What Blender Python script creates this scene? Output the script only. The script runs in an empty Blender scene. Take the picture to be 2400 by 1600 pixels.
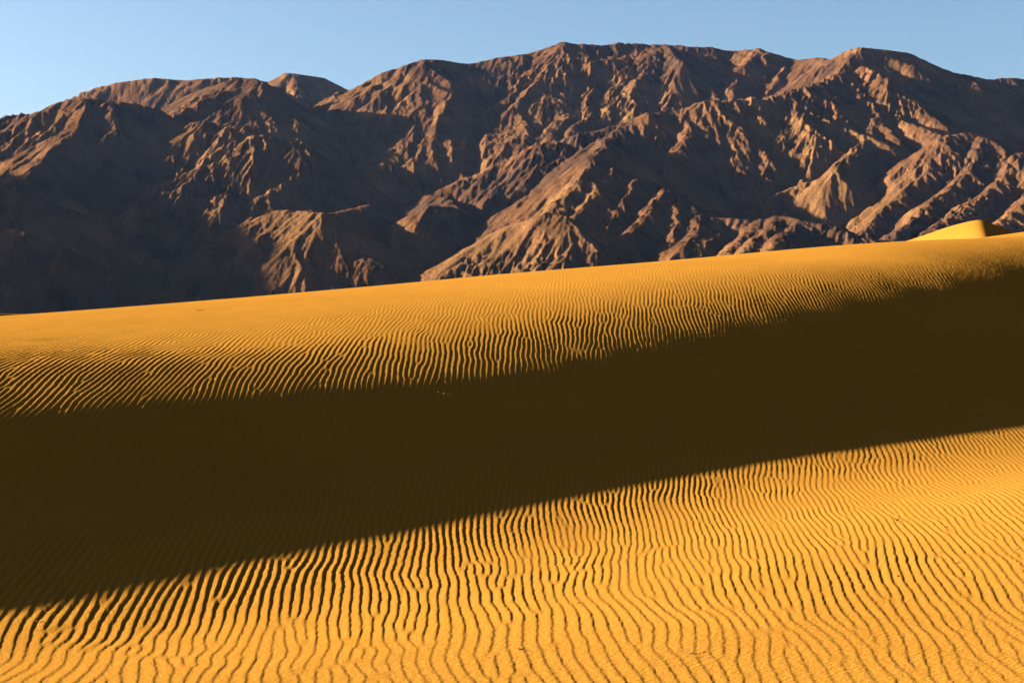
import bpy, math
import numpy as np

# ------------------------------------------------------------------ camera
scene = bpy.context.scene
CAMZ = 1.6
cam_d = bpy.data.cameras.new('camera')
cam_d.lens = 50.0
cam_d.sensor_width = 36.0
cam_d.clip_start = 0.1
cam_d.clip_end = 400000.0
cam = bpy.data.objects.new('camera', cam_d)
cam.location = (0, 0, CAMZ)
cam.rotation_euler = (math.radians(90), 0, 0)
scene.collection.objects.link(cam)
scene.camera = cam
F = 50.0 / 36.0 * 2400.0          # focal length in photograph pixels (2400 wide)

# ------------------------------------------------------------------ light
SUN_EL = 15.0
SUN_AZ = 77.0                     # degrees to the left of the view direction
SKY_STRENGTH = 0.0183
EXPOSURE = 3.46
world = bpy.data.worlds.new('World')
scene.world = world
world.use_nodes = True
nt = world.node_tree
bg = nt.nodes['Background']
sky = nt.nodes.new('ShaderNodeTexSky')
sky.sky_type = 'NISHITA'
sky.sun_disc = False
sky.sun_elevation = math.radians(SUN_EL)
sky.sun_rotation = math.radians(-SUN_AZ)
sky.altitude = 0
sky.air_density = 1.0
sky.dust_density = 1.5
sky.ozone_density = 2.8
bg.inputs['Strength'].default_value = SKY_STRENGTH
nt.links.new(sky.outputs['Color'], bg.inputs['Color'])

sun_d = bpy.data.lights.new('sun', 'SUN')
sun_d.energy = 5.0
sun_d.angle = math.radians(0.7)
sun_d.color = (1.0, 0.985, 0.83)
sun = bpy.data.objects.new('sun', sun_d)
se, sa = math.radians(SUN_EL), math.radians(SUN_AZ)
SUN = np.array([-math.sin(sa) * math.cos(se), math.cos(sa) * math.cos(se), math.sin(se)])
from mathutils import Vector
sun.rotation_euler = Vector(SUN).to_track_quat('Z', 'Y').to_euler()
scene.collection.objects.link(sun)

scene.view_settings.view_transform = 'Standard'
scene.view_settings.look = 'None'
scene.view_settings.gamma = 1.0
scene.view_settings.use_curve_mapping = False
scene.view_settings.exposure = EXPOSURE

# ------------------------------------------------------------------ helpers
def tag(o, label=None, cat=None, group=None, kind=None):
    if label: o['label'] = label
    if cat: o['category'] = cat
    if group: o['group'] = group
    if kind: o['kind'] = kind
    return o

def grid_object(name, X, Y, Z, mat):
    """one heightfield sheet: arrays of shape (rows, cols)"""
    r, c = X.shape
    v = np.stack([X, Y, Z], -1).reshape(-1, 3).astype(np.float32)
    i = np.arange(r * c, dtype=np.int32).reshape(r, c)
    q = np.stack([i[:-1, :-1], i[:-1, 1:], i[1:, 1:], i[1:, :-1]], -1).reshape(-1)
    nq = (r - 1) * (c - 1)
    me = bpy.data.meshes.new(name)
    me.vertices.add(r * c)
    me.vertices.foreach_set('co', v.reshape(-1))
    me.loops.add(nq * 4)
    me.loops.foreach_set('vertex_index', q)
    me.polygons.add(nq)
    me.polygons.foreach_set('loop_start', np.arange(0, nq * 4, 4, dtype=np.int32))
    me.polygons.foreach_set('loop_total', np.full(nq, 4, dtype=np.int32))
    me.polygons.foreach_set('use_smooth', np.ones(nq, dtype=bool))
    me.update(calc_edges=True)
    me.materials.append(mat)
    o = bpy.data.objects.new(name, me)
    scene.collection.objects.link(o)
    return o

def smooth(a, b, x):
    t = np.clip((x - a) / (b - a), 0, 1)
    return t * t * (3 - 2 * t)

def hash2(ix, iy, seed=0):
    a = (ix.astype(np.int64) * 374761393 + iy.astype(np.int64) * 668265263 + seed * 982451653) & 0xFFFFFFFF
    a = ((a ^ (a >> 13)) * 1274126177) & 0xFFFFFFFF
    b = a ^ (a >> 16)
    c = ((b ^ (b >> 11)) * 2246822519) & 0xFFFFFFFF
    c = c ^ (c >> 15)
    return (b & 0xFFFFFF) / float(0x1000000), (c & 0xFFFFFF) / float(0x1000000)

def vnoise(x, y, seed=0):
    """smooth value noise, -1..1"""
    ix, iy = np.floor(x), np.floor(y)
    fx, fy = x - ix, y - iy
    ux = fx * fx * fx * (fx * (fx * 6 - 15) + 10)
    uy = fy * fy * fy * (fy * (fy * 6 - 15) + 10)
    a = hash2(ix, iy, seed)[0]; b = hash2(ix + 1, iy, seed)[0]
    c = hash2(ix, iy + 1, seed)[0]; d = hash2(ix + 1, iy + 1, seed)[0]
    return ((a * (1 - ux) + b * ux) * (1 - uy) + (c * (1 - ux) + d * ux) * uy) * 2 - 1

def fbm(x, y, octv=4, seed=0, gain=0.5):
    s = 0; a = 1.0
    for k in range(octv):
        s = s + a * vnoise(x * 2 ** k + 17.3 * k, y * 2 ** k - 9.1 * k, seed + k)
        a *= gain
    return s

# ------------------------------------------------------------------ materials
def new_mat(name):
    m = bpy.data.materials.new(name)
    m.use_nodes = True
    n = m.node_tree
    b = n.nodes['Principled BSDF']
    b.inputs['Specular IOR Level'].default_value = 0.0
    return m, n, b

def sand_material():
    m, n, b = new_mat('sand')
    b.inputs['Roughness'].default_value = 0.95
    tc = n.nodes.new('ShaderNodeNewGeometry')
    # patchy sand tone
    no = n.nodes.new('ShaderNodeTexNoise'); no.inputs['Scale'].default_value = 0.35
    no.inputs['Detail'].default_value = 5
    n.links.new(tc.outputs['Position'], no.inputs['Vector'])
    # grains
    gr = n.nodes.new('ShaderNodeTexNoise'); gr.inputs['Scale'].default_value = 160.0
    gr.inputs['Detail'].default_value = 2
    n.links.new(tc.outputs['Position'], gr.inputs['Vector'])
    mix = n.nodes.new('ShaderNodeMix'); mix.data_type = 'RGBA'
    mix.inputs['A'].default_value = (0.161, 0.0645, 0.0082, 1)
    mix.inputs['B'].default_value = (0.190, 0.0785, 0.0110, 1)
    n.links.new(no.outputs['Fac'], mix.inputs['Factor'])
    mul = n.nodes.new('ShaderNodeMix'); mul.data_type = 'RGBA'; mul.blend_type = 'MULTIPLY'
    mul.inputs['Factor'].default_value = 1.0
    ramp = n.nodes.new('ShaderNodeMapRange')
    ramp.inputs['From Min'].default_value = 0.25; ramp.inputs['From Max'].default_value = 0.75
    ramp.inputs['To Min'].default_value = 0.8; ramp.inputs['To Max'].default_value = 1.15
    n.links.new(gr.outputs['Fac'], ramp.inputs['Value'])
    n.links.new(mix.outputs['Result'], mul.inputs['A'])
    n.links.new(ramp.outputs['Result'], mul.inputs['B'])
    n.links.new(mul.outputs['Result'], b.inputs['Base Color'])
    # fine wind streaks across the ripples, and grain relief
    mp = n.nodes.new('ShaderNodeMapping'); mp.vector_type = 'TEXTURE'
    mp.inputs['Rotation'].default_value = (0, 0, math.radians(28))
    mp.inputs['Scale'].default_value = (3.0, 1.0, 1.0)
    n.links.new(tc.outputs['Position'], mp.inputs['Vector'])
    st = n.nodes.new('ShaderNodeTexNoise'); st.inputs['Scale'].default_value = 60.0
    st.inputs['Detail'].default_value = 3
    n.links.new(mp.outputs['Vector'], st.inputs['Vector'])
    add = n.nodes.new('ShaderNodeMath'); add.operation = 'MULTIPLY_ADD'
    add.inputs[1].default_value = 0.22
    mid = n.nodes.new('ShaderNodeTexNoise'); mid.inputs['Scale'].default_value = 38.0
    mid.inputs['Detail'].default_value = 4; mid.inputs['Roughness'].default_value = 0.7
    n.links.new(tc.outputs['Position'], mid.inputs['Vector'])
    ad2 = n.nodes.new('ShaderNodeMath'); ad2.operation = 'MULTIPLY_ADD'; ad2.inputs[1].default_value = 0.8
    n.links.new(mid.outputs['Fac'], ad2.inputs[0]); n.links.new(st.outputs['Fac'], ad2.inputs[2])
    n.links.new(gr.outputs['Fac'], add.inputs[0]); n.links.new(ad2.outputs['Value'], add.inputs[2])
    bp = n.nodes.new('ShaderNodeBump'); bp.inputs['Distance'].default_value = 0.007
    # grain relief fades with distance so the bump does not darken the upper slope
    sp = n.nodes.new('ShaderNodeSeparateXYZ')
    n.links.new(tc.outputs['Position'], sp.inputs['Vector'])
    fade = n.nodes.new('ShaderNodeMapRange')
    fade.inputs['From Min'].default_value = 8.0; fade.inputs['From Max'].default_value = 18.0
    fade.inputs['To Min'].default_value = 1.0; fade.inputs['To Max'].default_value = 0.12
    n.links.new(sp.outputs['Y'], fade.inputs['Value'])
    n.links.new(fade.outputs['Result'], bp.inputs['Strength'])
    n.links.new(add.outputs['Value'], bp.inputs['Height'])
    n.links.new(bp.outputs['Normal'], b.inputs['Normal'])
    return m

def rock_material():
    m, n, b = new_mat('rock')
    b.inputs['Roughness'].default_value = 0.95
    tc = n.nodes.new('ShaderNodeNewGeometry')
    def noise(scale, detail, rot=None, sc=None, rough=0.6):
        t = n.nodes.new('ShaderNodeTexNoise')
        t.inputs['Scale'].default_value = scale; t.inputs['Detail'].default_value = detail
        t.inputs['Roughness'].default_value = rough
        if rot is not None:
            mp = n.nodes.new('ShaderNodeMapping'); mp.vector_type = 'TEXTURE'
            mp.inputs['Rotation'].default_value = rot; mp.inputs['Scale'].default_value = sc
            n.links.new(tc.outputs['Position'], mp.inputs['Vector'])
            n.links.new(mp.outputs['Vector'], t.inputs['Vector'])
        else:
            n.links.new(tc.outputs['Position'], t.inputs['Vector'])
        return t
    big = noise(1 / 900.0, 6)
    cr = n.nodes.new('ShaderNodeValToRGB')
    e = cr.color_ramp.elements
    e[0].position = 0.40; e[0].color = (0.037, 0.0172, 0.0092, 1)
    e[1].position = 0.60; e[1].color = (0.074, 0.0328, 0.0118, 1)
    k = e.new(0.5); k.color = (0.058, 0.0238, 0.0100, 1)
    n.links.new(big.outputs['Fac'], cr.inputs['Fac'])
    strata = noise(1 / 60.0, 5, (0.5, 0.35, 0.4), (6, 6, 1))
    mr = n.nodes.new('ShaderNodeMapRange')
    mr.inputs['From Min'].default_value = 0.3; mr.inputs['From Max'].default_value = 0.7
    mr.inputs['To Min'].default_value = 0.5; mr.inputs['To Max'].default_value = 1.5
    n.links.new(strata.outputs['Fac'], mr.inputs['Value'])
    mul = n.nodes.new('ShaderNodeMix'); mul.data_type = 'RGBA'; mul.blend_type = 'MULTIPLY'
    mul.inputs['Factor'].default_value = 1.0
    n.links.new(cr.outputs['Color'], mul.inputs['A']); n.links.new(mr.outputs['Result'], mul.inputs['B'])
    n.links.new(mul.outputs['Result'], b.inputs['Base Color'])
    fine = noise(1 / 16.0, 6, rough=0.7)
    bp = n.nodes.new('ShaderNodeBump'); bp.inputs['Distance'].default_value = 16.0
    bp.inputs['Strength'].default_value = 0.9
    n.links.new(fine.outputs['Fac'], bp.inputs['Height'])
    n.links.new(bp.outputs['Normal'], b.inputs['Normal'])
    return m

SAND = sand_material()
ROCK = rock_material()

# ------------------------------------------------------------------ the dune: large form
def at(px, py, Y):
    return ((px - 1200) / F * Y, Y, (800 - py) / F * Y)      # z relative to the eye

CP = [at(*p) for p in [
    # foreground slope
    (-300, 1600, 6.7), (0, 1600, 6.65), (600, 1600, 6.55), (1200, 1600, 6.4), (1800, 1600, 6.25), (2400, 1600, 6.05),
    (1800, 1330, 9.75), (2400, 1300, 9.7), (2400, 1150, 13.0), (1800, 1450, 7.85), (2400, 1450, 7.65),
    # crest line
    (-500, 772, 24.0), (0, 741, 27.0), (600, 695, 31.0), (1200, 640, 35.5), (1800, 590, 40.0), (2400, 550, 45.0),
    # sunlit top below it
    (0, 782, 19.6), (600, 728, 23.5), (1200, 672, 28.0), (1800, 612, 33.0), (2400, 572, 37.5),
]] + [
    # beyond the crest
    (-14, 36, .35), (-7.5, 40, .95), (0, 45, 1.75), (9.5, 50, 2.75), (20, 56, 3.9),
    (-26, 70, -2.0), (-14, 75, -1.2), (0, 80, -.3), (16, 85, .3), (36, 90, .8),
    # either side of the frame and under the camera
    (-6, 1.5, -1.62), (-13, 4, -.6), (-20, 25, -.5), (-16, 12, -.4),
    (24, 45, 4.3), (8, 8, -.95), (5, 3, -1.2), (12, 14, -.6), (20, 20, -.4),
    (0, 1.5, -1.44), (-3, -1, -1.44), (3, -1, -1.22),
]
# the lee face: from the line where the slope turns out of the sun down to where its shadow ends
BRINK = [(-900, 1075, 9.6), (-400, 1040, 10.6), (0, 1010, 12.0), (300, 985, 13.1), (600, 957, 14.3), (900, 934, 15.7), (1200, 908, 17.4),
         (1450, 862, 19.4), (1700, 808, 22.0), (2050, 730, 26.0), (2400, 664, 30.5)]
EDGE = np.array([(-900, 1640), (0, 1450), (300, 1385), (600, 1316), (900, 1255), (1200, 1190), (1500, 1132), (1800, 1080), (2100, 1040), (2400, 1000),
                 (3000, 930), (3800, 860)], float)
def spline(xk, yk, xq):
    """natural cubic spline along axis 0"""
    xk = np.asarray(xk, float); yk = np.asarray(yk, float); n = len(xk)
    h = np.diff(xk)
    A = np.zeros((n, n)); A[0, 0] = A[-1, -1] = 1
    r = np.zeros_like(yk)
    dy = np.diff(yk, axis=0) / h.reshape((-1,) + (1,) * (yk.ndim - 1))
    for i in range(1, n - 1):
        A[i, i - 1] = h[i - 1]; A[i, i] = 2 * (h[i - 1] + h[i]); A[i, i + 1] = h[i]
        r[i] = 6 * (dy[i] - dy[i - 1])
    M = np.linalg.solve(A, r)
    k = np.clip(np.searchsorted(xk, xq) - 1, 0, n - 2)
    sh = (-1,) + (1,) * (yk.ndim - 1)
    a = ((xk[k + 1] - xq) / h[k]).reshape(sh); b = ((xq - xk[k]) / h[k]).reshape(sh); hh = (h[k] ** 2 / 6).reshape(sh)
    return a * yk[k] + b * yk[k + 1] + hh * ((a ** 3 - a) * M[k] + (b ** 3 - b) * M[k + 1])

BR = np.array(BRINK, float)
bq = np.linspace(-900, 2400, 26)
BRINK = np.stack([bq, spline(BR[:, 0], BR[:, 1], bq), spline(BR[:, 0], BR[:, 2], bq)], 1)
away = np.array([math.sin(sa), -math.cos(sa)])
for p in BRINK:
    tx, ty, tz = at(*p)
    lo, hi = 0.3, 14.0
    for _ in range(50):
        L = 0.5 * (lo + hi)
        sx_, sy_, sz_ = tx + away[0] * L, ty + away[1] * L, tz - L * math.tan(se)
        ppx = 1200 + F * sx_ / sy_; ppy = 800 - F * sz_ / sy_
        if ppy < np.interp(ppx, EDGE[:, 0], EDGE[:, 1]): lo = L
        else: hi = L
    for fl, fd in ((0, 0), (.13, .2), (.32, .5), (.6, .80), (.8, .92), (1.0, 1.0), (1.25, 1.08)):
        CP.append((tx + away[0] * L * fl, ty + away[1] * L * fl, tz - fd * L * math.tan(se)))
    if p[0] < 2300:
        for l in (1.0, 2.2, 3.6):
            CP.append((tx - away[0] * l, ty - away[1] * l, tz + math.tan(se) * (l - l * l / 8.2)))
CP = np.array(CP)

def tps_fit(P, smoothing=0.12):
    n = len(P)
    d2 = ((P[:, None, :2] - P[None, :, :2]) ** 2).sum(-1)
    K = 0.5 * d2 * np.log(d2 + 1e-12) + np.eye(n) * smoothing
    A = np.zeros((n + 3, n + 3))
    A[:n, :n] = K
    A[:n, n] = 1; A[:n, n + 1:] = P[:, :2]
    A[n, :n] = 1; A[n + 1:, :n] = P[:, :2].T
    return np.linalg.solve(A, np.concatenate([P[:, 2], np.zeros(3)]))

W = tps_fit(CP)

def dune_base(x, y):
    n = len(CP)
    h = W[n] + W[n + 1] * x + W[n + 2] * y
    for i in range(n):
        d2 = (x - CP[i, 0]) ** 2 + (y - CP[i, 1]) ** 2
        h = h + W[i] * 0.5 * d2 * np.log(d2 + 1e-12)
    return h

def dune_grad(x, y, e=0.02):
    return ((dune_base(x + e, y) - dune_base(x - e, y)) / (2 * e),
            (dune_base(x, y + e) - dune_base(x, y - e)) / (2 * e))

def ground_hit(px, py, y0=3.0, y1=60.0):
    """point of the dune seen at a pixel of the photograph"""
    ys = np.exp(np.linspace(math.log(y0), math.log(y1), 4000))
    xs = (px - 1200) / F * ys
    zr = (800 - py) / F * ys
    hit = np.nonzero(dune_base(xs, ys) >= zr)[0]
    k = hit[0] if len(hit) else len(ys) - 1
    return xs[k], ys[k]

# ------------------------------------------------------------------ wind ripples
# crest direction seen at a few places: pixel, then pixels right per pixel down
RIP = [(100,1560,-.55),(400,1500,-.45),(700,1500,-.15),(1000,1500,.1),(1250,1500,.35),(1600,1500,.55),(2000,1500,.7),(2350,1500,.8),
       (200,1400,-.6),(600,1330,-.35),(900,1280,-.12),(1300,1200,.03),(1700,1150,.12),(2000,1120,.4),(2300,1080,.75),(2380,1020,1.),
       (1700,1300,.3),(2100,1300,.55),(2380,1300,.85),
       (100,980,-.8),(100,900,-1.3),(100,850,-2),(100,790,-5),(400,960,-.6),(400,880,-.9),(400,800,-1.8),(400,740,-5),
       (700,930,-.35),(700,850,-.6),(700,780,-1.2),(700,710,-4),(1000,910,-.08),(1000,830,-.2),(1000,740,-.6),(1000,690,-2),
       (1300,850,.05),(1300,760,-.05),(1300,690,-.3),(1600,800,.2),(1600,720,.2),(1600,660,.4),
       (1900,740,.45),(1900,680,.5),(1900,630,1.),(2200,670,.8),(2200,620,1.3),(2200,580,3.),(2390,640,1.2),(2390,590,2.5)]
rp = []
for px, py, s in RIP:
    x, y = ground_hit(px, py)
    gx, gy = dune_grad(np.array(x), np.array(y))
    z = float(dune_base(np.array(x), np.array(y)))
    J = np.array([[F / y, -F * x / y ** 2], [-F * gx / y, -F * gy / y + F * z / y ** 2]])
    c = np.linalg.solve(J, np.array([s, 1.0]))
    c /= np.linalg.norm(c)
    if c[1] > 0.3: c = -c
    rp.append((x / y, math.log(y), c[0], c[1]))
rp = np.array(rp)

def crest_dir(x, y):
    yy = np.maximum(y, 0.5)
    u, v = x / yy, np.log(yy)
    cx = np.zeros_like(x); cy = np.zeros_like(x)
    for a, b, ux, uy in rp:
        w = 1.0 / ((u - a) ** 2 / 0.02 + (v - b) ** 2 / 0.02 + 0.12) ** 2
        cx += w * ux; cy += w * uy
    l = np.hypot(cx, cy) + 1e-9
    cx /= l; cy /= l
    # natural wander
    near = 1 - smooth(6.5, 9.5, y)
    a = (0.03 + 0.04 * near) * vnoise(x * 1.7, y * 0.8, 5) + (0.05 + 0.07 * near) * vnoise(x * 5.5, y * 2.6, 6)
    return cx * np.cos(a) - cy * np.sin(a), cx * np.sin(a) + cy * np.cos(a)

def wavelength(x, y):
    return (0.078 - 0.022 * smooth(5.5, 12.5, y) + 0.012 * smooth(13, 19, y) + 0.006 * smooth(20, 30, y)) * (1 + 0.06 * vnoise(x * .9, y * .6, 8))

CELL = 0.06
X0, Y0 = -17.0, 2.5
NX, NY = int(38 / CELL), int(47 / CELL)
ci, cj = np.meshgrid(np.arange(NX), np.arange(NY))
j1, j2 = hash2(ci, cj, 21)
IX = (X0 + (ci + 0.2 + 0.6 * j1) * CELL).astype(np.float32)
IY = (Y0 + (cj + 0.2 + 0.6 * j2) * CELL).astype(np.float32)
cx_, cy_ = crest_dir(IX, IY)
lam = wavelength(IX, IY)
KX = (-cy_ * 2 * np.pi / lam).astype(np.float32)
KY = (cx_ * 2 * np.pi / lam).astype(np.float32)
PH = (hash2(ci, cj, 33)[0] * 2 * np.pi).astype(np.float32)
B = np.float32(1.0 / (2 * 0.082 ** 2))
LM = (lam / (2 * np.pi)).astype(np.float32)
ALONG = np.float32(0.3)          # crests hang together further along than across
def nb(a, dy, dx):
    """neighbour values, with the slices of the cells that have one"""
    return a[max(0, dy):NY + min(0, dy), max(0, dx):NX + min(0, dx)]
for it in range(4):
    re = 0.6 * np.cos(PH); im = 0.6 * np.sin(PH)
    for dy in range(-4, 5):
        for dx in range(-2, 3):
            if dx == 0 and dy == 0: continue
            ex = nb(IX, -dy, -dx) - nb(IX, dy, dx); ey = nb(IY, -dy, -dx) - nb(IY, dy, dx)
            q = nb(KX, dy, dx) * ex + nb(KY, dy, dx) * ey
            w = np.exp(-B * (ALONG * (ex * ex + ey * ey) + (1 - ALONG) * (q * nb(LM, dy, dx)) ** 2))
            p = nb(PH, dy, dx) + q
            nb(re, -dy, -dx)[...] += w * np.cos(p); nb(im, -dy, -dx)[...] += w * np.sin(p)
    PH = np.arctan2(im, re)

def ripple(x, y):
    """phase and strength of the ripple train"""
    gi = np.floor((x - X0) / CELL).astype(np.int32)
    gj = np.floor((y - Y0) / CELL).astype(np.int32)
    re = np.zeros(x.shape, np.float32); im = np.zeros(x.shape, np.float32); tot = np.zeros(x.shape, np.float32)
    ixf, iyf, kxf, kyf, phf, lmf = [a.astype(np.float32).ravel() for a in (IX, IY, KX, KY, PH, LM)]
    xf, yf = x.astype(np.float32), y.astype(np.float32)
    for dy in range(-4, 5):
        for dx in range(-2, 3):
            k = np.clip(gj + dy, 0, NY - 1) * NX + np.clip(gi + dx, 0, NX - 1)
            ex = xf - ixf[k]; ey = yf - iyf[k]
            q = kxf[k] * ex + kyf[k] * ey
            w = np.exp(-B * (ALONG * (ex * ex + ey * ey) + (1 - ALONG) * (q * lmf[k]) ** 2))
            p = phf[k] + q
            re += w * np.cos(p); im += w * np.sin(p); tot += w
    return np.arctan2(im, re), np.hypot(re, im) / (tot + 1e-6)

def ripple_profile(p):
    """long windward slope, short steep lee"""
    t = (p / (2 * np.pi)) % 1.0
    up = 0.82
    a = np.where(t < up, t / up, (1 - t) / (1 - up))
    s = a * a * (3 - 2 * a)
    return 0.45 * a + 0.55 * s

GRAD = None
def relief(x, y):
    p, m = ripple(x, y)
    lam = wavelength(x, y)
    p = p + 0.40 * vnoise(x * 21, y * 13, 17) + 0.30 * vnoise(x * 47, y * 30, 18)
    gx, gy = GRAD if GRAD is not None and GRAD[0].shape == x.shape else dune_grad(x, y)
    ss = -gx * math.sin(sa) + gy * math.cos(sa)          # how the large form climbs towards the sun
    amp = lam * (0.042 + 0.036 * smooth(7.2, 10, y) - 0.036 * smooth(14, 18, y) + 0.058 * smooth(-0.03, 0.18, ss) + 0.035 * smooth(0.12, 0.26, ss) * smooth(16, 21, y))
    amp = amp * (1 + 0.30 * vnoise(x * 2.2, y * 1.1, 3) + 0.22 * vnoise(x * 9, y * 5, 4))
    inside = smooth(2.7, 3.5, y) * (1 - smooth(42, 48, y)) * smooth(-16.5, -15.5, x) * (1 - smooth(19.5, 20.5, x))
    r = amp * (smooth(0.12, 0.5, m) * (ripple_profile(p) - 0.5))
    broad = 0.004 * vnoise(x * .45 + 3, y * .3, 12) + 0.0016 * vnoise(x * 3.1, y * 2.2, 13)
    return (r + broad) * inside

# beetle trails: paired rows of tiny pits
TRAIL = []
rng = np.random.default_rng(4)
def trail(pts, step):
    P = np.array([ground_hit(*p) for p in pts])
    seg = np.hypot(*np.diff(P, axis=0).T); s = np.concatenate([[0], np.cumsum(seg)])
    u = np.arange(0, s[-1], step)
    x = np.interp(u, s, P[:, 0]); y = np.interp(u, s, P[:, 1])
    for k in range(len(u)):
        off = 0.013 * (1 if k % 2 else -1)
        TRAIL.append((x[k] + off + rng.normal(0, .003), y[k] + rng.normal(0, .006)))
trail([(925,1235),(930,1265),(938,1310),(940,1345),(938,1400),(945,1440)], 0.035)
trail([(862,835),(858,870),(856,905),(852,940)], 0.05)

# ------------------------------------------------------------------ dune mesh
tin = np.linspace(-0.375, 0.375, 1060)
tout = 0.375 + np.cumsum(np.linspace(0.001, 0.038, 35))
tcol = np.concatenate([-tout[::-1], tin, tout])
def rows(a, b, f):
    return np.exp(np.arange(math.log(a), math.log(b), f))
yrow = np.concatenate([rows(1.2, 3.6, .04), rows(3.6, 5.8, .015), rows(5.8, 10, .005), rows(10, 28, .0019), rows(28, 46, .0032), rows(46, 75, .015), rows(75, 110, .04)])
T, Yg = np.meshgrid(tcol, yrow)
Xg = T * Yg
ck = np.concatenate([np.linspace(tcol[0], -.4, 16)[:-1], np.linspace(-.4, .4, 130), np.linspace(.4, tcol[-1], 16)[1:]])
rk = np.linspace(math.log(yrow[0]), math.log(yrow[-1]) + 1e-6, 260)
cg, rg_ = np.meshgrid(ck, np.exp(rk))
Zc = dune_base(cg * rg_, rg_)
Zg = spline(ck, spline(rk, Zc, np.log(yrow)).T, tcol).T
# far edges settle down to the plain
edge = np.maximum(smooth(80, 108, Yg), smooth(26, 60, np.abs(Xg - 4)))
Zg = Zg * (1 - edge) + (-8.5) * edge
h_t, h_y = np.gradient(Zg, axis=1) / np.gradient(tcol)[None, :], np.gradient(Zg, yrow, axis=0)
GRAD = (h_t / Yg, h_y - h_t / Yg * T)
Zg = Zg + relief(Xg, Yg)
for tx, ty in TRAIL:
    r0 = np.searchsorted(yrow, ty - 0.06); r1 = np.searchsorted(yrow, ty + 0.06)
    c0 = np.searchsorted(tcol, (tx - 0.06) / ty); c1 = np.searchsorted(tcol, (tx + 0.06) / ty)
    sx = Xg[r0:r1, c0:c1] - tx; sy = Yg[r0:r1, c0:c1] - ty
    d2 = (sx / 0.008) ** 2 + (sy / 0.015) ** 2
    Zg[r0:r1, c0:c1] += -0.0022 * np.exp(-d2) + 0.0011 * np.exp(-((sx + .012) / .008) ** 2 - (sy / .016) ** 2)
dune = grid_object('sand_dune', Xg, Yg, Zg + CAMZ, SAND)
tag(dune, 'broad rippled golden sand dune filling the foreground, crossed by a dark shadow', kind='structure')

def ground_z(x, y):
    x = np.atleast_1d(np.float64(x)); y = np.atleast_1d(np.float64(y))
    return float((dune_base(x, y) + relief(x, y))[0]) + CAMZ

# ------------------------------------------------------------------ plain under everything
R = np.concatenate([[0.0], np.geomspace(20, 150000, 60)])
A = np.linspace(0, 2 * np.pi, 97)
RR, AA = np.meshgrid(R, A, indexing='ij')
plain = grid_object('desert_plain', RR * np.cos(-AA), RR * np.sin(-AA), np.full_like(RR, -7.0 - 0.0) + 0 * RR, SAND)
tag(plain, 'flat pale desert floor between the dunes and the mountains', kind='structure')

# ------------------------------------------------------------------ small neighbouring dunes
def far_dune(name, px, py, Y, rot, fall_far, fall_near, bend, label):
    """dune with a gentle lit back and a slip face below a curved sharp brink; apex given by its place"""
    xa, ya, za = at(px, py, Y)
    q = np.linspace(-1, 1, 161)
    f = 70 * np.sign(q) * np.abs(q) ** 1.7
    w = np.concatenate([-75 * np.linspace(1, 0, 80)[:-1] ** 2, [0], 45 * np.linspace(0, 1, 80)[1:] ** 2])
    Wd, Fd = np.meshgrid(w, f)
    rb = np.where(Fd < 0, bend * Fd ** 2, 0.35 * (np.sqrt(Fd ** 2 + 9) - 3) * (Fd > 0))
    zb = np.where(Fd < 0, -fall_near * Fd ** 2, -fall_far * (np.sqrt(Fd ** 2 + 9) - 3) - .0015 * Fd ** 2)
    wob = 0.25 * vnoise(Wd * .11 + 5, Fd * .09, 31) * smooth(0, 4, np.abs(Wd))
    Hd = zb + np.where(Wd <= 0, 0.31 * Wd + .0010 * Wd ** 2, -0.6 * Wd) - 0.45 * (np.sqrt(Wd ** 2 + .5) - np.abs(Wd)) + wob
    Rr = rb + Wd
    c, s_ = math.cos(rot), math.sin(rot)
    X = xa + Rr * c - Fd * s_
    Yy = ya + Rr * s_ + Fd * c
    o = grid_object(name, X, Yy, np.maximum(za + Hd + CAMZ, -7.4), SAND)
    tag(o, label, kind='structure')
    return o
far_dune('slip_face_dune', 2304, 514, 150, math.radians(-21), .030, .007, .0026,
         'small sharp-crested dune with a dark slip face, beyond the right end of the crest')
far_dune('low_dune', 4, 727, 140, math.radians(-38), .05, .002, .004, 'low rounded dune peeping over the left end of the crest')

# ------------------------------------------------------------------ mountains
def pt(px, py, Y):
    return ((px - 1200) / F * Y, Y, (800 - py) / F * Y)

def ridge(pts, ya, yb=None, slope=0.62):
    """pixels along a crest with the distance running from ya to yb (metres)"""
    yb = ya if yb is None else yb
    n = len(pts)
    if isinstance(ya, list):
        kx = np.array(sorted(ya), float)
        yq = np.interp([p[0] for p in pts], kx[:, 0], kx[:, 1])
        return ([pt(p[0], p[1], yq[k]) for k, p in enumerate(pts)], slope)
    return ([pt(p[0], p[1], ya + (yb - ya) * (k / max(1, n - 1))) for k, p in enumerate(pts)], slope)

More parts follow.
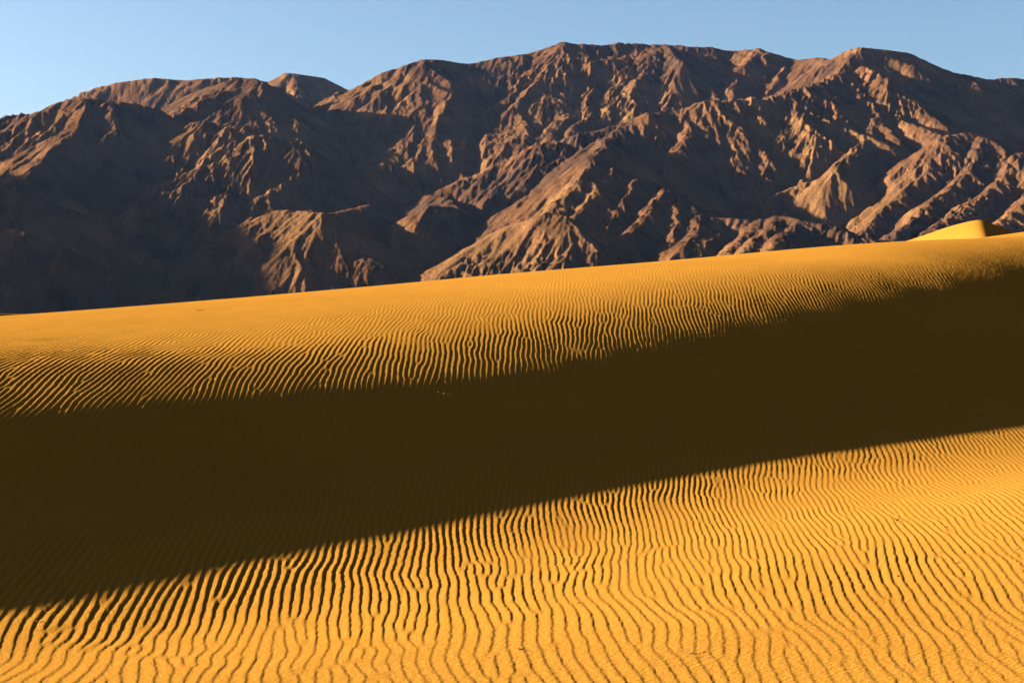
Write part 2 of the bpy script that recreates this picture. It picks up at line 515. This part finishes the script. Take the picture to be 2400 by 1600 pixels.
RIDGES = [
    # main skyline, right
    ridge([(740,250),(801,213),(847,194),(908,158),(944,148),(995,135),(1097,144),(1148,138),(1200,130),(1236,122),(1317,93),(1353,100),(1419,102),
           (1455,95),(1552,98),(1608,110),(1659,110),(1710,117),(1786,111),(1822,122),(1873,137),(1914,134),(1945,139),(1975,124),(2026,109),
           (2067,113),(2118,121),(2143,133),(2194,158),(2245,173),(2312,187),(2358,181),(2400,183),(2500,170),(2700,210)],
          [(740, 9200), (1000, 9400), (1317, 9700), (1710, 9650), (1880, 9300), (2026, 8500), (2250, 8550), (2700, 8700)]),
    # far left skyline
    ridge([(-300,330),(0,300),(173,230),(214,209),(275,191),(367,180),(433,184),(536,176),(592,181),(640,200)], 11000, 10800),
    ridge([(560,230),(627,186),(673,168),(729,176),(755,180),(801,209),(860,260)], 11800, 11800),
    # middle left mountain
    ridge([(418,286),(439,219),(490,198),(546,184),(612,188),(658,219),(714,255),(796,311),(867,352),(969,408),(1005,439)], 9200, 8000),
    ridge([(546,184),(520,230),(470,290)], 9100, 8500),
    ridge([(600,190),(570,260),(585,330),(640,380)], 9100, 8000),
    # front left mountain
    ridge([(-500,330),(-200,300),(0,281),(61,265),(82,270),(148,235),(204,228),(255,237),(316,242),(367,255),(423,291)], 7900, 7800),
    ridge([(380,300),(423,291),(474,280),(530,293),(561,319),(602,316),(648,334),(688,347),(765,377),(816,408),(898,459),(959,474)], 7700, 7000),
    ridge([(204,228),(170,300),(100,370),(20,430)], 7800, 6500),
    ridge([(255,237),(270,300),(320,380),(330,450),(270,520)], 7750, 6500),
    ridge([(474,280),(420,340),(400,420),(330,480),(310,560)], 7650, 6300),
    ridge([(648,334),(600,390),(540,450),(470,540)], 7500, 6400),
    ridge([(790,393),(745,450),(735,490),(620,560)], 7200, 6300),
    # low front ridges, left
    ridge([(-300,380),(0,433),(77,444),(153,485),(204,551),(255,592),(306,632),(372,709)], 6200, 5500),
    ridge([(-300,470),(0,525),(51,536),(153,576),(255,638),(357,714)], 5500, 5100),
    ridge([(480,570),(561,525),(653,487),(714,492),(765,497),(830,530),(880,590),(928,663)], 6100, 5700),
    ridge([(653,487),(620,540),(570,600),(520,680)], 6100, 5400, .7),
    ridge([(714,492),(690,560),(640,620),(600,680)], 6100, 5500, .7),
    ridge([(1015,477),(985,520),(950,590),(920,640)], 6500, 5900),
    ridge([(900,530),(959,510),(1015,477),(1071,482),(1122,505),(1160,520)], 6500, 6500),
    # middle ridge, right
    ridge([(2026,109),(1965,168),(1905,200),(1812,224),(1741,232),(1685,235),(1644,232),(1608,245),(1557,263),(1506,260),(1465,283),(1430,291),(1353,311),
           (1302,332),(1277,332),(1200,370),(1148,398),(1097,418),(1046,439),(1000,454)], [(2026, 8450), (1965, 8050), (1905, 7800), (1812, 7650), (1650, 7500), (1465, 7350), (1000, 7000)]),
    ridge([(1965,168),(2036,219),(2067,240),(2098,275),(2160,295),(2215,316)], 8050, 7000),
    ridge([(2036,219),(1990,290),(1920,370),(1880,420)], 7850, 6600, .7),
    ridge([(1965,168),(1945,230),(1890,300),(1850,350)], 8050, 7000, .7),
    ridge([(2067,240),(2015,320),(1950,395)], 7650, 6500, .7),
    ridge([(2098,275),(2040,350),(1975,420),(1940,480)], 7450, 6200, .7),
    ridge([(2160,295),(2110,370),(2050,440),(2000,500)], 7200, 6100, .7),
    ridge([(1905,200),(1880,255),(1820,320)], 7800, 7100, .7),
    ridge([(1700,236),(1660,290),(1610,320)], 7550, 7100, .7),
    # right hand ridge
    ridge([(2700,400),(2500,380),(2400,352),(2322,319),(2271,309),(2215,316),(2169,377),(2118,439),(2070,490),(2030,535)],
          [(2700, 5800), (2400, 6350), (2271, 6700), (2215, 6650), (2030, 5750)]),
    ridge([(2400,352),(2350,420),(2280,470),(2200,520),(2150,560)], 6350, 5250),
    ridge([(2322,319),(2270,400),(2190,470),(2110,540)], 6560, 5450, .7),
    ridge([(2500,370),(2440,440),(2360,500),(2290,550)], 6150, 5100),
    ridge([(765,497),(830,482),(898,459)], 6050, 7050),
    ridge([(1071,482),(1040,462),(1000,454)], 6500, 7000),
    # dome in the middle
    ridge([(1540,300),(1590,350),(1640,380),(1700,367),(1761,408),(1838,474)], 7300, 6700),
    # front ridge with parallel spurs
    ridge([(1150,560),(1200,500),(1302,444),(1394,367),(1455,398),(1526,423),(1567,439),(1603,456),(1644,479),(1679,502),(1771,510),(1827,502),(1878,510),
           (1955,525),(2016,551),(2080,590)], 7050, 5000),
    ridge([(1394,367),(1430,320),(1465,283)], 6550, 7350),
    ridge([(1130,600),(1200,520),(1292,490),(1333,500),(1404,536),(1486,566),(1547,607)], 5700, 5400),
    # spurs of the main skyline
    ridge([(1552,98),(1516,148),(1486,184),(1404,255),(1343,286)], 9680, 8300, .7),
    ridge([(1317,93),(1290,150),(1240,200),(1190,250)], 9700, 8600, .7),
    ridge([(1710,117),(1650,145),(1598,170)], 9650, 9000, .7),
    ridge([(1786,111),(1740,150),(1710,200)], 9500, 8800, .7),
    ridge([(995,135),(920,200),(850,260)], 9390, 8700, .7),
    ridge([(1040,140),(1020,230),(970,310),(930,370)], 9430, 8200, .7),
    ridge([(1150,138),(1110,230),(1060,320)], 9540, 8300, .7),
    ridge([(2200,160),(2230,230),(2260,290)], 8530, 7800, .7),
    ridge([(2358,181),(2300,230),(2290,280)], 8600, 7900, .7),
]
# parallel spurs on the front ridge
for (a, b_) in [((1440,392),(1340,520)),((1500,415),(1400,560)),((1567,439),(1450,575)),((1603,456),(1560,590)),((1644,479),(1600,580)),
                ((1679,502),(1630,590)),((1771,510),(1700,590)),((1827,502),(1740,585)),((1878,510),(1790,585)),((1394,367),(1300,500)),((1340,415),(1250,540))]:
    ya = np.interp(a[0], [1150, 2080], [7050, 5000]) + 120 * (a[0] < 1394)
    m_ = ((a[0] + b_[0]) / 2 + 8, (a[1] + b_[1]) / 2 - 6)
    RIDGES.append(ridge([a, m_, b_], ya, ya - 750, .75))
# the range goes on beyond the left edge of the view
RIDGES.append(ridge([(-1350, 60), (-1150, 60), (-1000, 90), (-900, 160)], 7600, 6300))
RIDGES.append(ridge([(-1000, 90), (-1000, 200), (-980, 330)], 6900, 5200))

# --- coarse ground of the range, then running water cuts its valleys
DX = 21.0
gxs = np.arange(-7000, 5800, DX); gys = np.arange(4500, 12900, DX)
GX, GY = np.meshgrid(gxs, gys)

# side spurs, and smaller spurs off those, leave every crest
rs = np.random.default_rng(7)
SEGS = []
def add_spurs(P, every, lmin, lmax, depth):
    P = np.array(P)
    d = np.diff(P[:, :2], axis=0); L = np.hypot(d[:, 0], d[:, 1])
    tot = L.sum(); cum = np.concatenate([[0], np.cumsum(L)])
    u = every * rs.uniform(.2, .8); side = 1
    while u < tot - 20:
        k = min(np.searchsorted(cum, u) - 1, len(L) - 1); k = max(k, 0)
        f = (u - cum[k]) / (L[k] + 1e-6)
        p = P[k] * (1 - f) + P[k + 1] * f
        t = d[k] / (L[k] + 1e-6)
        n = np.array([-t[1], t[0]]) * side
        fall = t if P[k + 1][2] < P[k][2] else -t
        dirv = n + fall * rs.uniform(.25, .75)
        if depth == 0: dirv = dirv + np.array([-.35, -.35])
        dirv /= np.hypot(*dirv)
        ln = rs.uniform(lmin, lmax) * min(1.0, max(.35, (p[2] + 60) / 500))
        sl = rs.uniform(.48, .58) if depth == 0 else rs.uniform(.55, .68)
        a_ = p - np.array([0, 0, 6.0])
        m_ = np.array([p[0] + dirv[0] * ln * .5 + rs.normal(0, ln * .06), p[1] + dirv[1] * ln * .5 + rs.normal(0, ln * .06), a_[2] - sl * ln * .5])
        e_ = np.array([p[0] + dirv[0] * ln, p[1] + dirv[1] * ln, a_[2] - sl * ln * 1.1])
        SEGS.append((a_, m_, .78, 420)); SEGS.append((m_, e_, .78, 420))
        if depth == 0 and rs.uniform() < .45: add_spurs([a_, m_, e_], every * .55, lmin * .3, lmax * .35, 1)
        side = -side
        u += every * rs.uniform(.6, 1.4) * .5
for pts, sl in RIDGES:
    for k in range(len(pts) - 1):
        SEGS.append((np.array(pts[k]), np.array(pts[k + 1]), sl, 5000))
for pts, sl in RIDGES:
    add_spurs(pts, 340, 600, 1200, 0)

def ridge_height():
    wx = GX + 24 * fbm(GX / 420, GY / 420, 3, 40)
    wy = GY + 40 * fbm(GX / 420 + 50, GY / 420, 3, 44)
    H = np.full(GX.shape, -60.0); D = np.full(GX.shape, 500.0)
    for a, b, sl, lim in SEGS:
        reach = min(lim, (max(a[2], b[2]) + 60) / (sl * 0.75) + 200)
        c0, c1 = np.searchsorted(gxs, [min(a[0], b[0]) - reach, max(a[0], b[0]) + reach])
        r0, r1 = np.searchsorted(gys, [min(a[1], b[1]) - reach, max(a[1], b[1]) + reach])
        if r1 <= r0 or c1 <= c0: continue
        sx, sy = wx[r0:r1, c0:c1], wy[r0:r1, c0:c1]
        d = b[:2] - a[:2]; L2 = (d ** 2).sum() + 1e-6
        t = np.clip(((sx - a[0]) * d[0] + (sy - a[1]) * d[1]) / L2, 0, 1)
        dist = np.hypot(sx - a[0] - t * d[0], sy - a[1] - t * d[1])
        fall = sl * (np.sqrt(dist ** 2 + 22 ** 2) - 22)
        fall = np.where(fall > 450, 450 + (fall - 450) * 0.85, fall)
        h = a[2] + t * (b[2] - a[2]) - fall
        win = h > H[r0:r1, c0:c1]
        H[r0:r1, c0:c1] = np.where(win, h, H[r0:r1, c0:c1])
        if lim > 1000: D[r0:r1, c0:c1] = np.minimum(D[r0:r1, c0:c1], dist)
    return H, D

def erode(H, steps, kf):
    """stream power erosion, implicit, steepest descent drainage"""
    n0, n1 = H.shape
    N = n0 * n1
    idx = np.arange(N).reshape(n0, n1)
    rg = np.random.default_rng(11)
    for it in range(steps):
        best = np.zeros_like(H); rec = idx.copy()
        Hp = H + rg.normal(0, 1.2, H.shape)
        for dy in (-1, 0, 1):
            for dx in (-1, 0, 1):
                if dx == 0 and dy == 0: continue
                L = DX * math.hypot(dx, dy)
                ys = slice(max(0, dy), n0 + min(0, dy)); yd = slice(max(0, -dy), n0 + min(0, -dy))
                xs = slice(max(0, dx), n1 + min(0, dx)); xd = slice(max(0, -dx), n1 + min(0, -dx))
                s_ = (Hp[yd, xd] - Hp[ys, xs]) / L
                m = s_ > best[yd, xd]
                best[yd, xd] = np.where(m, s_, best[yd, xd])
                rec[yd, xd] = np.where(m, idx[ys, xs], rec[yd, xd])
        order = np.argsort(Hp.ravel())
        rl = rec.ravel().tolist(); ol = order.tolist()
        A = [DX * DX] * N
        for i in reversed(ol):
            r = rl[i]
            if r != i: A[r] += A[i]
        Fv = (kf * np.sqrt(np.minimum(np.array(A), 1.5e6)) / DX).tolist()
        h = H.ravel().tolist()
        for i in ol:
            r = rl[i]
            if r != i:
                f = Fv[i]
                v = (h[i] + f * h[r]) / (1 + f)
                if v < h[i]: h[i] = v
        H = np.array(h).reshape(n0, n1)
        # loose slopes slide
        for _ in range(2):
            gy_, gx_ = np.gradient(H, DX)
            st = smooth(0.75, 1.2, np.hypot(gx_, gy_))
            lap = np.zeros_like(H)
            lap[1:-1, 1:-1] = (H[:-2, 1:-1] + H[2:, 1:-1] + H[1:-1, :-2] + H[1:-1, 2:]) / 4 - H[1:-1, 1:-1]
            H = H + 0.5 * st * lap
    return H

GH, GD = ridge_height()
GH = GH + smooth(-60, 150, GH) * (0.2 + 0.8 * smooth(20, 260, GD)) * (26 * fbm(GX / 420, GY / 420, 4, 50))
GH = erode(GH, 20, 0.009)

def bicubic(x, y):
    u = np.clip((x - gxs[0]) / DX, 1, len(gxs) - 3.001); v = np.clip((y - gys[0]) / DX, 1, len(gys) - 3.001)
    i = np.floor(u).astype(int); j = np.floor(v).astype(int)
    fu, fv = u - i, v - j
    def wts(t):
        return (((1 - t) ** 3) / 6, (3 * t ** 3 - 6 * t ** 2 + 4) / 6, (-3 * t ** 3 + 3 * t ** 2 + 3 * t + 1) / 6, t ** 3 / 6)
    wu, wv = wts(fu), wts(fv)
    o = 0
    for b_ in range(4):
        for a_ in range(4):
            o = o + wu[a_] * wv[b_] * GH[j + b_ - 1, i + a_ - 1]
    return o

tm = np.concatenate([-0.40 - np.cumsum(np.linspace(.001, .018, 42))[::-1], np.linspace(-0.40, 0.40, 1010), 0.40 + np.cumsum(np.linspace(.001, .012, 30))])
ym = np.concatenate([np.arange(4500, 5000, 25), np.arange(5000, 9700, 11.0), np.arange(9700, 12800, 36)])
TM, YM = np.meshgrid(tm, ym)
XM = TM * YM
HM = bicubic(XM, YM)

def grad_fan(H):
    hy_t, ht = np.gradient(H, ym, tm)
    hx = ht / YM
    return hx, hy_t - hx * TM

def gullies(H, G, cell, amp, seed):
    """gullies running straight down the slope (directional cosine noise)"""
    gx, gy = G
    s = np.hypot(gx, gy)
    nx, ny = -gy / (s + 1e-6), gx / (s + 1e-6)
    x, y = XM / cell, YM / cell
    ix, iy = np.floor(x), np.floor(y)
    fx, fy = x - ix, y - iy
    va = np.zeros_like(H); wt = np.zeros_like(H)
    for i in range(-1, 2):
        for j in range(-1, 2):
            h1, h2 = hash2(ix + i, iy + j, seed)
            px, py = fx - i - h1, fy - j - h2
            w = np.exp(-(px * px + py * py) * 2.0)
            va += w * np.cos((px * nx + py * ny) * 2 * np.pi * 1.6)
            wt += w
    return H + amp * smooth(0.1, 0.55, s) * (va / wt)

up = smooth(-60, 120, HM)
rough = 0.35 + 0.65 * smooth(-.2, .5, fbm(XM / 700, YM / 700, 3, 90))
G0 = grad_fan(HM)
HM = gullies(HM, G0, 190, 16 * rough, 61)
G1 = grad_fan(HM); G1 = (0.5 * (G0[0] + G1[0]), 0.5 * (G0[1] + G1[1]))
HM = gullies(HM, G1, 105, 10 * rough, 62)
HM = gullies(HM, G1, 60, 8 * rough, 63)
HM = gullies(HM, G1, 34, 4.5 * rough, 64)
rid = 1 - np.abs(fbm(XM / 40, YM / 40, 4, 80, .7))
HM = HM + up * rough * 8 * (rid - .5)
# tilted beds of rock stand out as ledges
bed = (0.72 * XM - 0.25 * YM + 0.65 * HM + 90 * fbm(XM / 900, YM / 900, 3, 95)) / 62.0
bed = bed - np.floor(bed)
HM = HM + up * 7 * (0.4 + 0.6 * rough) * smooth(-.3, .5, fbm(XM / 500, YM / 500, 2, 97)) * (smooth(0, .75, bed) - smooth(.8, 1, bed))
mount = grid_object('mountain_range', XM, YM, HM + CAMZ - 7, ROCK)
tag(mount, 'rugged brown desert mountain range with sunlit ridges and blue-shadowed gullies', kind='structure')

# ------------------------------------------------------------------ bits of dry plants on the sand
def plant_mat(name, c1, c2, rough=0.8):
    m, n, b = new_mat(name)
    b.inputs['Roughness'].default_value = rough
    g = n.nodes.new('ShaderNodeNewGeometry')
    t = n.nodes.new('ShaderNodeTexNoise'); t.inputs['Scale'].default_value = 90.0; t.inputs['Detail'].default_value = 4
    n.links.new(g.outputs['Position'], t.inputs['Vector'])
    mx = n.nodes.new('ShaderNodeMix'); mx.data_type = 'RGBA'
    mx.inputs['A'].default_value = c1; mx.inputs['B'].default_value = c2
    n.links.new(t.outputs['Fac'], mx.inputs['Factor'])
    n.links.new(mx.outputs['Result'], b.inputs['Base Color'])
    return m
WOOD = plant_mat('dry_wood', (0.10, 0.055, 0.025, 1), (0.24, 0.14, 0.06, 1))
DARKWOOD = plant_mat('dark_wood', (0.02, 0.013, 0.008, 1), (0.06, 0.035, 0.018, 1))
HUSK = plant_mat('dry_husk', (0.20, 0.11, 0.035, 1), (0.34, 0.20, 0.07, 1))

def mesh_object(name, verts, faces, mat, parent=None):
    me = bpy.data.meshes.new(name)
    me.from_pydata([tuple(v) for v in verts], [], faces)
    me.polygons.foreach_set('use_smooth', [True] * len(me.polygons))
    me.materials.append(mat)
    o = bpy.data.objects.new(name, me); scene.collection.objects.link(o)
    if parent is not None: o.parent = parent
    return o

def tube(path, r0, r1, sides=6):
    """tapered bent stick along a path"""
    P = np.array(path); V = []; Fc = []
    for k in range(len(P)):
        t = P[min(k + 1, len(P) - 1)] - P[max(k - 1, 0)]; t /= np.linalg.norm(t)
        a = np.cross(t, [0, 0, 1.0]); a /= np.linalg.norm(a) + 1e-9; b = np.cross(a, t)
        r = r0 + (r1 - r0) * k / (len(P) - 1)
        r *= 1 + 0.18 * math.sin(k * 2.3)
        for q in range(sides):
            an = 2 * math.pi * q / sides
            V.append(P[k] + r * (math.cos(an) * a + math.sin(an) * b))
    for k in range(len(P) - 1):
        for q in range(sides):
            Fc.append((k * sides + q, k * sides + (q + 1) % sides, (k + 1) * sides + (q + 1) % sides, (k + 1) * sides + q))
    Fc.append(tuple(range(sides))[::-1]); Fc.append(tuple((len(P) - 1) * sides + q for q in range(sides)))
    return V, Fc

rt = np.random.default_rng(19)
def twig(px, py, length, ang, rad, label, mat=None, shoots=1, lift=0.0, name='dry_twig'):
    mat = mat or WOOD
    x, y = ground_hit(px, py)
    root = bpy.data.objects.new(name, None); scene.collection.objects.link(root)
    gz = ground_z(x, y)
    root.location = (x, y, gz)
    dx, dy = math.cos(ang), math.sin(ang)
    path = []
    for k in range(8):
        u = (k / 7 - 0.5) * length
        wob = rt.normal(0, length * .025)
        ax, ay = u * dx - wob * dy, u * dy + wob * dx
        path.append((ax, ay, ground_z(x + ax, y + ay) - gz + rad * 0.9 + lift * (2 * abs(k / 7 - .5)) ** 2))
    V, Fc = tube(path, rad, rad * .45)
    mesh_object('stem', V, Fc, mat, root)
    for q in range(shoots):
        k = 2 + 2 * q
        p0 = np.array(path[k]); sd = ang + (0.7 if q % 2 else -0.75)
        ln = length * rt.uniform(.25, .4)
        pp = [p0 + np.array([math.cos(sd) * ln * f, math.sin(sd) * ln * f, ln * .45 * f]) for f in (0, .35, .7, 1)]
        V, Fc = tube(pp, rad * .6, rad * .3, 5)
        mesh_object('side_shoot', V, Fc, mat, root)
    tag(root, label, 'twig', 'plant bits on the sand')
    return root

def husk(px, py, size, ang, curl, label, mat=None, name='dry_leaf', cat='leaf'):
    """curled thin leaf or pod with thickness and a midrib"""
    mat = mat or HUSK
    x, y = ground_hit(px, py)
    root = bpy.data.objects.new(name, None); scene.collection.objects.link(root)
    root.location = (x, y, ground_z(x, y)); root.rotation_euler = (0, 0, ang)
    V = []; Fc = []
    nu, nv = 9, 5
    for lay in (0, 1):
        for i in range(nu):
            u = i / (nu - 1) * 2 - 1
            wdt = 0.36 * size * max(0.06, (1 - u * u) ** .7)
            for j in range(nv):
                w_ = j / (nv - 1) * 2 - 1
                V.append((u * size * .5, w_ * wdt * .5, size * (.06 + curl * (u * u * .35 + w_ * w_ * .22)) + lay * size * .035))
    n_ = nu * nv
    for lay in (0, 1):
        for i in range(nu - 1):
            for j in range(nv - 1):
                a = lay * n_ + i * nv + j
                f = (a, a + 1, a + nv + 1, a + nv)
                Fc.append(f if lay else f[::-1])
    rim = [i * nv for i in range(nu)] + [(nu - 1) * nv + j for j in range(1, nv)] + [i * nv + nv - 1 for i in range(nu - 2, -1, -1)] + [j for j in range(nv - 2, 0, -1)]
    for k in range(len(rim)):
        a, b = rim[k], rim[(k + 1) % len(rim)]
        Fc.append((a, b, b + n_, a + n_))
    mesh_object('blade', V, Fc, mat, root)
    rib = [(u * size * .5, 0, size * (.10 + curl * u * u * .35)) for u in (-1.15, -.6, -.1, .4, .9)]
    V, Fc = tube(rib, size * .03, size * .015, 5)
    mesh_object('midrib', V, Fc, DARKWOOD, root)
    tag(root, label, cat, 'plant bits on the sand')
    return root

twig(1044, 928, .19, math.radians(-8), .0032, 'thin pale stick with bent ends, on the upper edge of the dark shadow band', HUSK, 2, .012)
twig(470, 727, .15, math.radians(12), .004, 'lone dark twig just below the left part of the dune crest', DARKWOOD, 1)
twig(1630, 1531, .055, math.radians(-14), .0022, 'longest stick of the small litter heap at the bottom right of centre', DARKWOOD, 1)
twig(1650, 1527, .035, math.radians(58), .002, 'short steep stick of the small litter heap at the bottom right of centre', DARKWOOD, 1)
twig(1640, 1537, .04, math.radians(8), .0016, 'pale straw lying in front of the small litter heap at the bottom', HUSK, 0, .004)
twig(1662, 1540, .022, math.radians(-35), .0016, 'tiny dark chip at the right end of the small litter heap', DARKWOOD, 0)
twig(1358, 1413, .032, math.radians(18), .0024, 'short dark twig between two ripples left of the litter heap', DARKWOOD, 1)
twig(2244, 1318, .05, math.radians(20), .002, 'thin dark twig on the bright sand low at the right', DARKWOOD, 1)
twig(2386, 1286, .07, math.radians(28), .0016, 'very thin forked straw near the right edge of the picture', HUSK, 2, .006)
twig(98, 1457, .07, math.radians(10), .0022, 'pale straw at the lower shadow edge near the left side', HUSK, 1, .008)
twig(2220, 1235, .035, math.radians(-8), .003, 'dark reddish stub lying across a ripple at the right', DARKWOOD, 0, .004)
twig(2205, 1295, .03, math.radians(35), .002, 'small bent twig between the dark stub and the thin twig at right', DARKWOOD, 0)
husk(2103, 1221, .045, math.radians(25), 1.2, 'curled yellow dry leaf sitting in a ripple trough at the right')
husk(1222, 1523, .034, math.radians(5), .5, 'small dark flat leaf flake at the bottom centre', DARKWOOD)
husk(2106, 1352, .022, math.radians(-30), 1.0, 'tiny dark seed husk on a ripple below the yellow curled leaf', DARKWOOD, 'seed_husk', 'husk')

# ------------------------------------------------------------------ thin air between here and the range
HAZE = 1.35e-6
if HAZE > 0:
    hx0, hx1, hy0, hy1, hz0, hz1 = -16000, 16000, -3000, 14500, -90, 2700
    vs = [(x, y, z) for z in (hz0, hz1) for y in (hy0, hy1) for x in (hx0, hx1)]
    me = bpy.data.meshes.new('haze')
    me.from_pydata(vs, [], [(0, 2, 3, 1), (4, 5, 7, 6), (0, 1, 5, 4), (2, 6, 7, 3), (0, 4, 6, 2), (1, 3, 7, 5)])
    hm = bpy.data.materials.new('haze'); hm.use_nodes = True
    hn = hm.node_tree; hn.nodes.clear()
    ho = hn.nodes.new('ShaderNodeOutputMaterial')
    pv = hn.nodes.new('ShaderNodeVolumePrincipled')
    pv.inputs['Color'].default_value = (0.34, 0.55, 1.0, 1)
    pv.inputs['Density'].default_value = HAZE
    pv.inputs['Anisotropy'].default_value = 0.0
    hn.links.new(pv.outputs['Volume'], ho.inputs['Volume'])
    me.materials.append(hm)
    ob = bpy.data.objects.new('haze', me); scene.collection.objects.link(ob)
    tag(ob, 'thin bluish air between the dunes and the mountains', kind='stuff')
